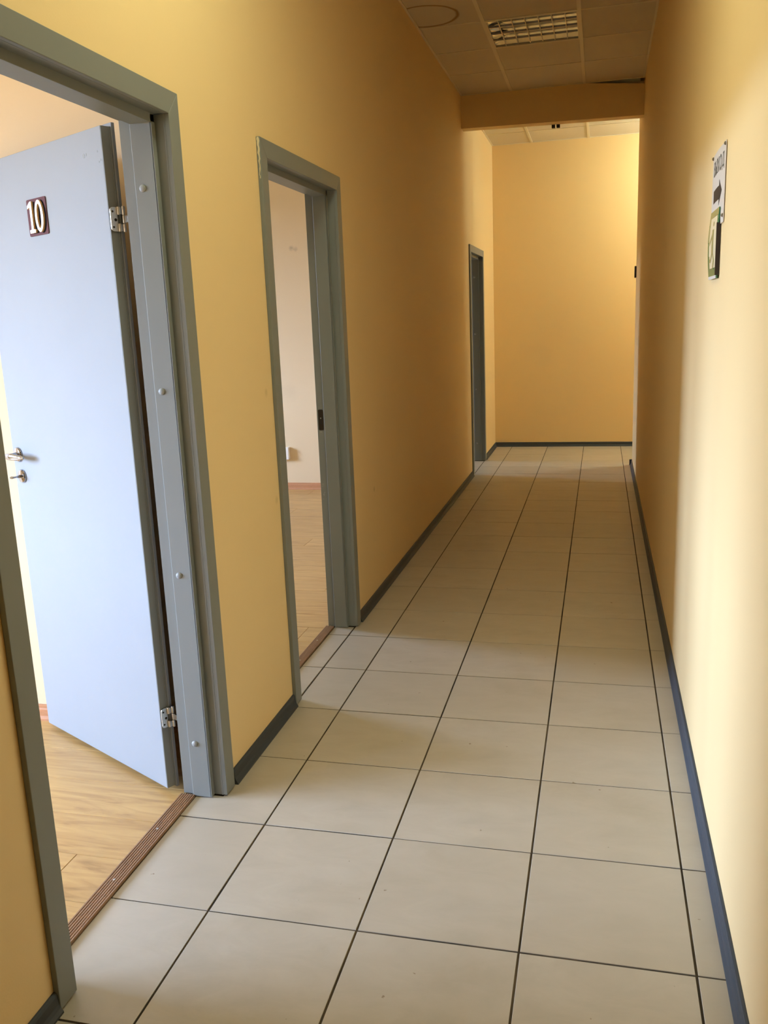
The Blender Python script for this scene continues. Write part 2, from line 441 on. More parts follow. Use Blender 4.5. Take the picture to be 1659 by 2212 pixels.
# cut tiles in the second and third doorway
for (a, b, xi) in ((3.17, 5.285, -0.735), (15.83, 17.9, -2.0)):
    for j in range(int(a), int(b)+1):
        tile(xi, -0.483, max(a, j), min(b, j+1))
    if xi < -1:
        fl = MB().box(xi, XL-0.2, PART[1][1]+0.0, YE, -0.3, -0.0045).build('floor_room_tiled', 'grout'); tag(fl, kind='structure')
for i in range(-8, -2):
    for j in range(14, 21):
        a, b = max(j, PART[1][1]), min(j+1, YE)
        tile(i, i+1, a, b)
for (x0, x1) in ((-2, XB),):
    for j in range(14, 21):
        a, b = max(j, PART[1][1]), min(j+1, YE)
        if b <= 15.83 or a >= 17.9: tile(-2, XB, a, b)
        else:
            if a < 15.83: tile(-2, XB, a, 15.83)
            if b > 17.9: tile(-2, XB, 17.9, b)
o = MB().box(XO, -2.0, PART[1][1], YE, -0.3, -0.0045).build('floor_room_tiled', 'grout'); tag(o, kind='structure')
# laminate floors of the two near rooms, boards run away from the corridor
def laminate(name, y0, y1, xr, yv0, yv1):
    fl = MB().box(XO, xr, y0, y1, -0.3, -0.02).build(name, 'seal'); tag(fl, kind='structure')
    BW, BL = 0.48, 3.2; k = 0; y = y0; cache = {}
    while y < y1-0.01:
        ya, yb = y, min(y+BW, y1); x = xr-((k*1.27) % 1)*BL; xa = xr
        while xa > XO+0.01:
            xb = max(x, XO)
            if xa-xb > 0.02:
                w, h = (xa-xb)/2-0.0018, (yb-ya)/2-0.0018; key = (round(w, 3), round(h, 3)); c = ((xa+xb)/2, (ya+yb)/2, 0)
                if key in cache: copy_part(cache[key], fl, c)
                else: cache[key] = MB().chamfer_box(-w, w, -h, h, -0.018, 0, 0.0025).build('floor_board', 'laminate', fl, c)
            xa = xb; x = xb-BL
        y = yb; k += 1
laminate('floor_room_laminate', -9.2, PART[0][0], XB-0.0, 0, 0)
laminate('floor_second_room_laminate', PART[0][1], PART[1][0], XB-0.0, 0, 0)
o = MB().box(XO, XB, YB, -9.2, -0.3, 0).build('floor_room_rear', 'laminate'); tag(o, kind='structure')
o = MB().box(XB, -0.705, -0.79, 1.32, -0.3, -0.0045).build('floor_sill', 'grout'); tag(o, kind='structure')
o = MB().box(XB, XL-0.2, 3.2, 5.285, -0.3, -0.0045).build('floor_sill.001', 'grout'); tag(o, kind='structure')
o = MB().box(XB, XL-0.2, 15.83, 17.9, -0.3, -0.0046).build('floor_sill.002', 'grout'); tag(o, kind='structure')

# ---------------------------------------------------------------- skirting
H = 0.125
def cove(sign, x):          # profile in (x, z), closed, against the plane x, standing out in direction sign
    pts = [(0, 0), (0.052, 0), (0.050, 0.012), (0.036, 0.032), (0.027, 0.055), (0.024, H-0.018), (0.019, H-0.004), (0.010, H), (0, H)]
    pts = [(x+sign*a, b) for a, b in pts]
    return pts if sign > 0 else pts[::-1]
spans = [(YB, DOORS[0][0]), (DOORS[0][1]+0.03, DOORS[1][0]), (DOORS[1][1]+0.03, DOORS[2][0]), (DOORS[2][1]+0.03, YE)]
sp_l = ['in front of the first doorway', 'between the first and second doorway', 'from the second to the third doorway', 'beyond the third doorway']
for (a, b), s in zip(spans, sp_l):
    o = MB().prism(cove(1, XL), 'y', a, b).build('baseboard_left', 'plinth'); tag(o, 'dark grey plastic skirting on the left wall '+s, kind='structure')
o = MB().prism(cove(-1, XR), 'y', YB, YC-0.0).build('baseboard_right', 'plinth'); tag(o, 'blue grey plastic skirting along the right wall', kind='structure')
MB().box(XR-0.062, XR+0.004, YC-0.06, YC+0.02, 0, H+0.012).build('corner_cap', 'plinth', o, bevel=0.006)
o = MB().prism([(YE-a, b) for a, b in [(0, 0), (0.052, 0), (0.036, 0.032), (0.024, 0.06), (0.024, H-0.012), (0.010, H), (0, H)]][::-1], 'x', XL, XX).build('baseboard_end', 'plinth'); tag(o, 'dark grey plastic skirting on the end wall', kind='structure')
def wplinth(name, y, sgn, x0, x1):
    H2 = 0.155
    pr = [(0, 0), (0.05, 0), (0.048, 0.02), (0.034, 0.045), (0.034, H2-0.045), (0.026, H2-0.03), (0.026, H2-0.01), (0.012, H2), (0, H2)]
    pr = [(y+sgn*a, b) for a, b in pr]
    o = MB().prism(pr if sgn > 0 else pr[::-1], 'x', x0, x1).build(name, 'redplinth'); tag(o, kind='structure'); return o
tag(wplinth('baseboard_first_room', PART[0][0], -1, XO, XB), 'reddish brown wood skirting in the first room behind the open door')
tag(wplinth('baseboard_second_room', PART[1][0], -1, XO, XB), 'reddish brown wood skirting seen through the second doorway')
for nm, a, b in (('baseboard_first_room_side', YB, DOORS[0][0]+0.1), ('baseboard_first_room_corner', DOORS[0][1]-0.02, PART[0][0]), ('baseboard_second_room_side', DOORS[1][1], PART[1][0])):
    o = MB().prism([(XB-0.03, 0), (XB, 0), (XB, 0.155), (XB-0.03, 0.145)], 'y', a, b).build(nm, 'redplinth'); tag(o, kind='structure')

# ---------------------------------------------------------------- door frames
capm = MB().lathe([(0.025, 0.0), (0.0245, -0.005), (0.018, -0.011), (0.008, -0.014)], n=16, axis='y')
def jamb_poly(yo, s):
    """cross-section of a jamb in (x, y); yo = casing outer edge, s = +1 when the opening lies at smaller y"""
    i = yo-s*0.155          # inner edge of the casing
    d = lambda t: i-s*t     # t towards the opening
    pts = [(XL+0.001, yo-s*0.03), (XL+0.001, i-s*0.0), (-0.490, d(0.0)), (-0.490, d(-0.004)), (-0.560, d(-0.004)), (-0.560, d(0.050)), (-0.717, d(0.050)), (-0.722, d(0.044)), (-0.722, d(0.020)),
           (-0.815, d(0.020)), (-0.815, yo-s*0.03)]
    return pts if s < 0 else pts[::-1]
def door_frame(k, yo0, yo1, label, caps_on=1):
    e = empty(f'door_{k}', (XL, (yo0+yo1)/2, 0)); tag(e, label, kind='structure')
    x0, x1 = XL+0.0005, XL+0.036
    for yo, s in ((yo0, -1), (yo1, 1)):
        i = yo-s*CW
        # upright of the architrave with a mitred top and a small step along its inner edge
        a, b = sorted((yo, i-s*0.0)); zi = HT-CW
        v = [(x0, yo, 0.012), (x1, yo, 0.012), (x1, i, 0.012), (x0, i, 0.012), (x0, yo, HT), (x1, yo, HT), (x1, i, zi), (x0, i, zi)]
        MB().add(v, [(0, 1, 2, 3), (4, 5, 6, 7), (0, 1, 5, 4), (1, 2, 6, 5), (2, 3, 7, 6), (3, 0, 4, 7)]).build('architrave', 'frame', e, bevel=0.004)
        MB().prism(jamb_poly(yo, s), 'z', 0.010, HT-CW).build('jamb', 'frame', e, bevel=0.0015)
    v = [(x0, yo0, HT), (x1, yo0, HT), (x1, yo0+CW, HT-CW), (x0, yo0+CW, HT-CW), (x0, yo1, HT), (x1, yo1, HT), (x1, yo1-CW, HT-CW), (x0, yo1-CW, HT-CW)]
    MB().add(v, [(0, 1, 2, 3), (4, 5, 6, 7), (0, 1, 5, 4), (1, 2, 6, 5), (2, 3, 7, 6), (3, 0, 4, 7)]).build('architrave', 'frame', e, bevel=0.004)
    i = HT-CW
    hp = [(XL+0.001, HT-0.03), (XL+0.001, i), (-0.49, i), (-0.49, i+0.004), (-0.560, i+0.004), (-0.560, i-0.055), (-0.717, i-0.055), (-0.722, i-0.049), (-0.722, i-0.02), (-0.815, i-0.02), (-0.815, HT-0.03)]
    MB().prism(hp, 'y', yo0+CW-0.01, yo1-CW+0.01).build('head_jamb', 'frame', e, bevel=0.0015)
    # dark rubber seal in the angle between lining and frame
    y = yo1-CW
    MB().box(-0.566, -0.556, y-0.05, y+0.004, 0.01, HT-CW-0.05).build('seal', 'frame', e)
    # the hinged-side reveal carries four screw caps
    if caps_on:
        src = None
        for z in (4.645, 3.25, 1.86, 0.47):
            c = (-0.662, yo1-CW-0.050, z)
            if src is None: src = capm.build('screw_cap', 'cap', e, c, smooth=True)
            else: copy_part(src, e, c)
    return e
d1 = door_frame(1, *DOORS[0], 'nearest doorway on the left with its pale blue grey door standing open', 1)
d2 = door_frame(2, *DOORS[1], 'second doorway on the left, its grey frame empty, showing a cream room', 0)
d3 = door_frame(3, *DOORS[2], 'small far doorway on the left near the end wall', 1)

# ribbed wooden thresholds
def threshold(e, y0, y1, xa, xb):
    n = 7; w = (xb-xa)/n; pts = [(xa, -0.01), (xb, -0.01), (xb, 0.008)]
    for k in range(n):
        x = xb-k*w; h = 0.020
        pts += [(x-0.12*w, h), (x-0.58*w, h), (x-0.78*w, h-0.012)] if k < n-1 else [(x-0.12*w, h), (x-0.6*w, h)]
    pts += [(xa, 0.008)]
    t = MB().prism(pts, 'y', y0, y1).build('threshold', 'threshold', e)
    s = MB().lathe([(0.010, 0), (0.009, 0.002), (0.004, 0.003)], n=10); src = None
    k = 0; y = y0+0.28
    while y < y1:
        c = ((xa+xb)/2, y, 0.0195)
        if src is None: src = s.build('screw', 'steel', t, c)
        else: copy_part(src, t, c)
        y += 0.62
t1 = threshold(d1, DOORS[0][0]+CW+0.05, DOORS[0][1]-CW-0.045, -0.835, -0.705)
t2 = threshold(d2, DOORS[1][0]+CW+0.05, DOORS[1][1]-CW-0.045, -0.845, -0.737)

# strike plate on the far jamb of the second doorway
yS = DOORS[1][1]-CW-0.020
sp_ = MB(); pts = []
w_, h_ = 0.030, 0.122
for (cx_, cz_, a0) in ((w_-0.014, h_-0.014, 0), (-w_+0.014, h_-0.014, 90), (-w_+0.014, -h_+0.014, 180), (w_-0.014, -h_+0.014, 270)):
    for q in range(5):
        a = math.radians(a0+q*22.5); pts.append((cx_+0.014*math.cos(a), cz_+0.014*math.sin(a)))
sp_.prism(pts, 'y', -0.004, 0.0)
o = sp_.build('strike_plate', 'darkmetal', d2, (-0.768, yS, 2.572)); tag(o, 'dark metal strike plate')
MB().box(-0.012, 0.012, -0.0055, -0.003, -0.045, 0.0).build('latch_hole', 'seal', o, (-0.768, yS, 2.572))
MB().lathe([(0.008, -0.004), (0.006, -0.007)], n=10, axis='y').build('screw', 'steel', o, (-0.768, yS, 2.572+0.02))
# chipped paint on the same jamb and on the architrave corner
ch = MB()
for (x, z, s) in ((-0.785, 1.80, .010), (-0.790, 1.775, .007), (-0.772, 1.70, .012), (-0.782, 1.675, .014), (-0.790, 1.62, .006), (-0.775, 2.43, .013)):
    pp = [(x+s*random.uniform(.5, 1.1)*math.cos(t*1.05), z+1.4*s*random.uniform(.5, 1.1)*math.sin(t*1.05)) for t in range(6)]
    ch.prism(pp, 'y', yS-0.0015, yS)
o = ch.build('chipped_paint', 'cap', d2); o['kind'] = 'stuff'
ch = MB()
pz = [(XL+0.006, HT-0.006), (XL+0.030, HT-0.008)]; lft = []; rgt = []
for q in range(22):
    z = HT-0.006-q*0.016; c_ = XL+0.020+random.uniform(-.003, .003)*(1+q*0.05); w_ = max(0.002, 0.012-q*0.0004)*random.uniform(.5, 1.1)
    lft.append((c_-w_, z)); rgt.append((c_+w_, z))
for q in range(21):
    ch.prism([lft[q], rgt[q], rgt[q+1], lft[q+1]], 'y', DOORS[1][0]-0.0025, DOORS[1][0]-0.0005)
o = ch.build('chipped_paint', 'chip', d2); o['kind'] = 'stuff'

# ---------------------------------------------------------------- the open door leaf of doorway 1
LP = (-0.950, 1.285, 0.0); LR = math.atan2(0.47, -0.883)
leaf = MB().box(0, 1.955, -0.078, 0, 0.045, 5.080).build('door_leaf', 'leaf', d1, LP, LR, bevel=0.004)
tag(leaf, 'pale blue grey flush door leaf standing wide open')
lip = MB().box(-0.016, 1.985, -0.106, -0.079, 0.03, 5.108).build('rebate_lip', 'leaf', leaf, LP, LR, bevel=0.004)
MB().box(-0.004, 0.0, -0.076, -0.002, 0.046, 5.079).box(-0.010, -0.004, -0.078, -0.066, 0.046, 5.079).build('edge_profile', 'frame', leaf, LP, LR)
# small chips in the leaf's paint
ch = MB()
for (x, z, s) in ((0.245, 4.915, .020), (0.215, 4.920, .012), (0.062, 4.92, .008), (0.05, 4.85, .008), (0.03, 4.86, .010)):
    ch.prism([(x+s*random.uniform(.7, 1.1)*math.cos(t*.9), z+s*random.uniform(.7, 1.1)*math.sin(t*.9)) for t in range(7)], 'y', 0.0, 0.0012)
o = ch.build('paint_chip', 'frame', leaf, LP, LR); o['kind'] = 'stuff'

# door handle: rose, neck and a curved lever
dh = MB().lathe([(0.066, 0.0), (0.066, 0.010), (0.060, 0.020), (0.030, 0.024)], (1.847, 0, 2.655), 32, 'y').build('door_handle', 'chrome', d1, LP, LR, smooth=True)
tag(dh, 'chrome lever handle on the open door')
MB().lathe([(0.024, 0.02), (0.020, 0.05), (0.022, 0.11), (0.020, 0.135), (0.010, 0.142)], (1.847, 0, 2.655), 20, 'y').build('neck', 'chrome', dh, LP, LR, smooth=True)
rings = []
for k in range(11):
    t = k/10; u = 1.862-0.285*t; yy = 0.122+0.020*math.sin(math.pi*t)-0.030*t*t; zz = 2.655+0.004*math.sin(t*3)
    hw = 0.020+0.010*math.sin(math.pi*min(1, t*1.1)); th = 0.012
    if k in (0, 10): hw *= 0.6; th *= 0.6
    rings.append([(u, yy+th*math.cos(a), zz+hw*math.sin(a)) for a in [2*math.pi*q/14 for q in range(14)]])
MB().loft(rings).build('lever', 'chrome', dh, LP, LR, smooth=True)
tt = MB().lathe([(0.060, 0.0), (0.060, 0.012), (0.054, 0.022), (0.020, 0.025)], (1.82, 0, 2.464), 32, 'y').build('thumb_turn', 'chrome', d1, LP, LR, smooth=True)
tag(tt, 'chrome lock rose with a small turning knob below the handle')
rings = []
for k in range(8):
    t = k/7; th = [0.014, 0.014, 0.016, 0.022, 0.026, 0.026, 0.020, 0.008][k]; hw = [0.014, 0.014, 0.012, 0.009, 0.008, 0.010, 0.013, 0.008][k]; yy = 0.02+0.10*t
    rings.append([(1.82+th*math.cos(a), yy, 2.464+hw*math.sin(a)) for a in [2*math.pi*q/12 for q in range(12)]])
MB().loft(rings).build('turn_knob', 'chrome', tt, LP, LR, smooth=True)

# number plate with the raised digits 1 and 0
NC = (0.998, 4.580)
def rrect(cx_, cz_, w, h, r, n=5):
    p = []
    for (sx, sz, a0) in ((1, 1, 0), (-1, 1, 90), (-1, -1, 180), (1, -1, 270)):
        for q in range(n):
            a = math.radians(a0+q*90/(n-1)); p.append((cx_+sx*(w-r)+r*math.cos(a), cz_+sz*(h-r)+r*math.sin(a)))
    return p
npl = MB().prism(rrect(NC[0], NC[1], 0.149, 0.137, 0.014), 'y', 0.0, 0.008).build('number_plate', 'plate', d1, LP, LR)
tag(npl, 'small mauve brown door plate reading 10 in white digits')
# the leaf's u axis runs away from the hinge, i.e. to the left as read, so reading x = -u
def digit_poly(pts, y0, y1, mats, name):
    b = MB(); pp = [(NC[0]-x, NC[1]+z) for x, z in pts]; n = len(pp)
    vs_ = [(x, y0, z) for x, z in pp]+[(x, y1, z) for x, z in pp]
    b.add(vs_, [tuple(range(n, 2*n))], 0); b.add(vs_, [(i, (i+1) % n, n+(i+1) % n, n+i) for i in range(n)], 1)
    return b.build(name, mats, npl, LP, LR)
one = [(-0.078, 0.112), (-0.062, 0.118), (-0.046, 0.118), (-0.046, -0.088), (-0.018, -0.092), (-0.018, -0.116), (-0.106, -0.116), (-0.106, -0.092), (-0.078, -0.088), (-0.078, 0.076), (-0.114, 0.066), (-0.114, 0.088)]
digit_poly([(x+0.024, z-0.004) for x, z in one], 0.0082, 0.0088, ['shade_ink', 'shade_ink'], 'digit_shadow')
digit_poly(one, 0.009, 0.024, ['digit', 'gold'], 'digit')
def zero(dx, dz, y0, y1, mats, name, ro=(0.062, 0.118), ri=(0.030, 0.090)):
    b = MB(); n = 40; O = [(0.058+dx+ro[0]*math.cos(2*math.pi*i/n), dz+ro[1]*math.sin(2*math.pi*i/n)) for i in range(n)]; I = [(0.058+dx+ri[0]*math.cos(2*math.pi*i/n), dz+ri[1]*math.sin(2*math.pi*i/n)) for i in range(n)]
    vs_ = []
    for y in (y0, y1):
        for L in (O, I): vs_ += [(NC[0]-x, y, NC[1]+z) for x, z in L]
    fs0 = []; fs1 = []
    for i in range(n):
        j = (i+1) % n; fs0.append((2*n+i, 2*n+j, 3*n+j, 3*n+i)); fs0.append((i, n+i, n+j, j)); fs1.append((i, j, 2*n+j, 2*n+i)); fs1.append((n+i, 3*n+i, 3*n+j, n+j))
    b.add(vs_, fs0, 0); b.add(vs_, fs1, 1); return b.build(name, mats, npl, LP, LR)
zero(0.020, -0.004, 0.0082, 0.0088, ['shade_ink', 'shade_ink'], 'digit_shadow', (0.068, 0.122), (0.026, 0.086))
zero(0, 0, 0.009, 0.024, ['digit', 'gold'], 'digit')

# two hinges between leaf edge and frame
def hinge(z):
    # plate lies on the leaf edge (local x = -0.012), local y runs back from the face
    pl = []
    for (y, zz) in ((-0.058, 0.082), (-0.058, -0.082)): pl.append((y, zz))
    for (cy_, cz_, a0) in ((-0.026, -0.062, 270), (-0.026, 0.062, 0)):
        for q in range(5):
            a = math.radians(a0+q*22.5); pl.append((cy_+0.022*math.cos(a), cz_+0.020*math.sin(a)))
    h = MB().prism(pl[::-1], 'x', -0.006, 0.001)
    h = MB(); n = len(pl)
    vs_ = [(-0.017, y, z+zz) for y, zz in pl]+[(-0.010, y, z+zz) for y, zz in pl]
    h.add(vs_, [tuple(range(n)), tuple(range(n, 2*n))[::-1]]+[(i, (i+1) % n, n+(i+1) % n, n+i) for i in range(n)])
    hg = h.build('hinge', 'steel', d1, LP, LR); tag(hg, 'zinc three-part hinge plate')
    kn = lambda x, y, z0, z1, r=0.016: MB().lathe([(r*0.85, z0), (r, z0+0.004), (r, z1-0.004), (r*0.85, z1)], (x, y, z), 16).build('knuckle', 'steel', hg, LP, LR, smooth=True)
    kn(-0.026, -0.064, 0.030, 0.084, 0.012); kn(-0.026, -0.064, -0.084, -0.030, 0.012)
    kn(-0.042, -0.094, 0.030, 0.088, 0.012); kn(-0.042, -0.094, -0.028, 0.026, 0.012); kn(-0.042, -0.094, -0.086, -0.032, 0.012)
    MB().box(-0.040, -0.032, -0.094, -0.064, z+0.034, z+0.080).box(-0.040, -0.032, -0.094, -0.064, z-0.080, z-0.034).build('link', 'steel', hg, LP, LR)
    MB().box(-0.088, -0.045, -0.104, -0.094, z-0.024, z+0.022).build('frame_arm', 'steel', hg, LP, LR)
    for (y, zz, r) in ((-0.022, 0.052, 0.008), (-0.022, -0.054, 0.008), (-0.042, -0.004, 0.011)):
        MB().lathe([(r, 0.0), (r*0.9, -0.003), (r*0.45, -0.004), (r*0.4, -0.002)], (-0.017, y, z+zz), 12, 'x').build('screw', 'darkmetal', hg, LP, LR)
hinge(4.462); hinge(0.655)

# ---------------------------------------------------------------- unlit louvred ceiling light
def louvre(name, x0, y0, z, label):
    S = 1.44; e = empty(name, (x0+S/2, y0+S/2, z)); tag(e, label, 'ceiling light')
    b = MB(); t = 0.03
    b.box(0, S, 0, t, -0.008, 0.012).box(0, S, S-t, S, -0.008, 0.012).box(0, t, t, S-t, -0.008, 0.012).box(S-t, S, t, S-t, -0.008, 0.012)
    b.build('trim_frame', 'tee', e, (x0, y0, z))
    MB().box(t, S-t, t, S-t, 0.055, 0.24).box(0, t, 0, S, 0.012, 0.24).box(S-t, S, 0, S, 0.012, 0.24).box(t, S-t, 0, t, 0.012, 0.24).box(t, S-t, S-t, S, 0.012, 0.24).build('tray', 'tray', e, (x0, y0, z))
    for (a, c) in ((t, t+0.27), (S-t, S-t-0.27)):      # sloping mirror reflectors along both long sides
        MB().add([(t, a, 0.012), (S-t, a, 0.012), (S-t, c, 0.05), (t, c, 0.05), (t, a, 0.02), (S-t, a, 0.02), (S-t, c, 0.054), (t, c, 0.054)],
                 [(0, 1, 2, 3), (4, 5, 6, 7), (0, 1, 5, 4), (2, 3, 7, 6), (0, 3, 7, 4), (1, 2, 6, 5)]).build('reflector', 'mirror', e, (x0, y0, z))
    rf = MB()                                            # crumpled end reflector at the left
    for q in range(6):
        ya = t+0.02+q*0.225
        rf.add([(t, ya, 0.015), (t, ya+0.22, 0.02), (t+0.2+0.09*(q % 2), ya+0.2, 0.050), (t+0.27-0.07*(q % 3), ya+0.02, 0.052), (t+0.1, ya+0.1, 0.02+0.02*(q % 2))], [(0, 1, 4), (1, 2, 4), (2, 3, 4), (3, 0, 4)])
    rf.build('end_reflector', 'mirror', e, (x0, y0, z))
    def blade(long, p):
        w0, w1 = 0.008, (0.030 if long else 0.014)
        pr = [(p-w1/2, 0.0), (p+w1/2, 0.0), (p+w0/2, 0.036), (p-w0/2, 0.036)]
        if long: return MB().prism(pr, 'x', t, S-t)      # pr gives (y, z)
        return MB().prism([(a, b) for a, b in pr], 'y', t, S-t)
    for p in (0.375, 0.72, 1.065): blade(True, p).build('long_blade', 'blade', e, (x0, y0, z))
    for k in range(1, 7): blade(False, k*S/7).build('cross_blade', 'blade', e, (x0, y0, z+0.001))
    return e
louvre('ceiling_light', 0.58, 10.435, ZC, 'unlit square louvred light with mirror blades set in the corridor ceiling')
louvre('ceiling_light', 0.58, 0.13, ZC, 'square louvred ceiling light nearest the first doorway')
for x in (5.7, 10.2):  # the farther globe is unseen, added to spread the light evenly
    e = empty('globe_lamp', (x, 18.75, ZF)); tag(e, 'white glass globe lamp hanging in the side corridor ' + ('near the corner' if x < 7 else 'at its far end, unseen and added for even light'), 'lamp', 'globe lamps')
    MB().lathe([(0.13, 0), (0.13, -0.05), (0.03, -0.10), (0.03, -0.32), (0.11, -0.36), (0.11, -0.42)], (x, 18.75, ZF), 20).build('fitting', 'steel', e, smooth=True)
    pr = [(0.33*math.sin(math.radians(a)), 0.33*math.cos(math.radians(a))) for a in (22, 40, 60, 80, 100, 120, 140, 160, 176)]
    MB().lathe([(r, h-0.72) for r, h in pr], (x, 18.75, ZF), 24).build('globe', 'globe', e, smooth=True)

# ---------------------------------------------------------------- small things
# two dark clips of a bracket under the lintel
e = empty('lintel_bracket', (1.455, 15.235, 7.50)); tag(e, 'pair of small dark brown clips under the far edge of the lintel', 'bracket')
for x, s in ((1.405, -1), (1.505, 1)):
    MB().box(x-0.036, x+0.036, 15.221, 15.25, 7.455, 7.525).box(x-0.030, x+0.036, 15.250, 15.30, 7.455, 7.475).build('clip', 'black', e, bevel=0.006)
# dark plate on the right wall's far corner
o = MB().box(XR-0.042, XR-0.0005, YC-0.22, YC-0.012, 4.42, 4.68).build('wall_plate', 'black', bevel=0.01)
tag(o, 'small dark brown plate at the far corner of the right wall', 'wall plate')
# white socket box on the wall of the second room
e = empty('socket_box', (-4.56, 13.93, 0.70)); tag(e, 'white plastic socket box on the cream wall of the second room', 'socket')
MB().box(-4.65, -4.37, 13.83, 13.9295, 0.700, 0.975).build('housing', 'white', e, bevel=0.008)
MB().lathe([(0.075, 0), (0.07, -0.006), (0.05, -0.006), (0.05, 0.0)], (-4.51, 13.83, 0.8375), 20, 'y').build('socket_face', 'white', e)

# paper sign, letters and arrow, four pins (read with the right end towards the camera, so reading x = -Y)
SX = XR-0.001
SY0, SY1, SZ0, SZ1 = 2.60, 1.89, 4.240, 4.750
ps = empty('paper_sign', (XR, (SY0+SY1)/2, SZ0)); tag(ps, 'white paper sheet reading ВЫХОД over a black arrow on the right wall', 'sign')
b = MB(); nx = 12; vs_ = []; fs_ = []
for k in range(nx+1):
    t = k/nx; y = SY0+(SY1-SY0)*t; dx = 0.004+0.006*math.sin(math.pi*t)**2+0.003*max(0, t-0.85)/0.15
    for zz in (SZ0, SZ1): vs_.append((SX-dx, y, zz))
    for zz in (SZ0, SZ1): vs_.append((SX-dx+0.003, y, zz))
for k in range(nx):
    a = 4*k; c = a+4; fs_ += [(a, c, c+1, a+1), (a+2, a+3, c+3, c+2), (a, a+2, c+2, c), (a+1, c+1, c+3, a+3)]
fs_ += [(0, 1, 3, 2), (4*nx, 4*nx+2, 4*nx+3, 4*nx+1)]
b.add(vs_, fs_); b.build('paper_sheet', 'paper', ps)
def paper_x(y):
    t = (y-SY0)/(SY1-SY0); return SX-(0.004+0.006*math.sin(math.pi*t)**2+0.003*max(0, t-0.85)/0.15)
def strokes(name, segs, mat, parent, xf, yr, zr, w):
    """segs in letter space 0..1; yr/zr map it onto the wall"""
    b = MB()
    for s in segs:
        (x0, z0, x1, z1) = s[:4]; ww = w*(s[4] if len(s) > 4 else 1)
        p0 = Vector((yr[0]+(yr[1]-yr[0])*x0, zr[0]+(zr[1]-zr[0])*z0)); p1 = Vector((yr[0]+(yr[1]-yr[0])*x1, zr[0]+(zr[1]-zr[0])*z1))
        d = (p1-p0); nrm = Vector((-d.y, d.x)).normalized()*ww/2; q = d.normalized()*w*0.15
        c = [p0-nrm-q, p1-nrm+q, p1+nrm+q, p0+nrm-q]
        b.add([(xf(p.x)-0.0012, p.x, p.y) for p in c]+[(xf(p.x)-0.0002, p.x, p.y) for p in c], [(0, 1, 2, 3), (4, 7, 6, 5), (0, 4, 5, 1), (1, 5, 6, 2), (2, 6, 7, 3), (3, 7, 4, 0)])
    return b.build(name, mat, parent)
def arc(cx_, cz_, rx, rz, a0, a1, n=7, w=1):
    p = [(cx_+rx*math.cos(math.radians(a0+(a1-a0)*i/n)), cz_+rz*math.sin(math.radians(a0+(a1-a0)*i/n))) for i in range(n+1)]
    return [(*p[i], *p[i+1], w) for i in range(n)]
LET = {
    'В': [(.15, 0, .15, 1, 1.3), (.0, 0, .55, 0, .5), (.0, 1, .5, 1, .5), (.15, .53, .5, .53, .5)]+arc(.5, .765, .28, .235, 90, -90)+arc(.55, .265, .33, .265, 90, -90),
    'Ы': [(.08, 0, .08, 1, 1.2), (.0, 1, .2, 1, .5), (.0, 0, .35, 0, .5), (.08, .5, .35, .5, .5)]+arc(.35, .25, .26, .25, 90, -90)+[(.92, 0, .92, 1, 1.2), (.82, 0, 1, 0, .5), (.82, 1, 1, 1, .5)],
    'Х': [(.1, 1, .9, 0, 1.2), (.9, 1, .1, 0, .7), (0, 0, .28, 0, .5), (.72, 0, 1, 0, .5), (0, 1, .28, 1, .5), (.72, 1, 1, 1, .5)],
    'О': arc(.5, .5, .42, .5, 0, 360, 18),
    'Д': [(.05, .08, .95, .08, .7), (.05, .08, .05, -.16, 1), (.95, .08, .95, -.16, 1), (.2, .08, .38, 1, .7), (.8, .08, .8, 1, 1.3), (.3, 1, .9, 1, .6)],
}
word = 'ВЫХОД'; Ya, Yb = 2.525, 1.965; cw = (Yb-Ya)/5
for i, chh in enumerate(word):
    strokes('letter', LET[chh], 'ink', ps, paper_x, (Ya+cw*i+cw*0.07, Ya+cw*(i+1)-cw*0.07), (4.604, 4.692), 0.017)
ARW = MB()
ar = [(2.475, 4.412), (2.155, 4.410), (2.140, 4.374), (2.036, 4.460), (2.155, 4.540), (2.160, 4.502), (2.462, 4.498)]
for k in range(10):
    # shaft strips, then head strips, each laid on the curved sheet
    if k < 5:
        ya, yb = 2.475-k*0.064, 2.475-(k+1)*0.064
        za = [4.412+0.0*k, 4.498+0.0008*k]; zb = [4.412, 4.4988+0.0008*k]
    else:
        ya, yb = 2.155-(k-5)*0.024, 2.155-(k-4)*0.024
        f = lambda q: (4.458-0.088*(1-q/5), 4.458+0.082*(1-q/5)+0.0005)
        za, zb = f(k-5), f(k-4)
    q = [(ya, za[0]), (yb, zb[0]), (yb, zb[1]), (ya, za[1])]
    vs_ = [(paper_x(y)-0.0014, y, z) for y, z in q]+[(paper_x(y)-0.0002, y, z) for y, z in q]
    ARW.add(vs_, [(0, 1, 2, 3), (4, 7, 6, 5), (0, 4, 5, 1), (1, 5, 6, 2), (2, 6, 7, 3), (3, 7, 4, 0)])
ARW.build('arrow', 'ink2', ps)
src = None
for (y, z) in ((2.575, 4.735), (1.915, 4.752-0.02), (1.925, 4.285), (2.578, 4.268)):
    c = (paper_x(y), y, z)
    if src is None: src = MB().lathe([(0.011, 0.002), (0.012, -0.006), (0.006, -0.012)], n=12, axis='x').build('pin', 'pin', ps, c)
    else: copy_part(src, ps, c)

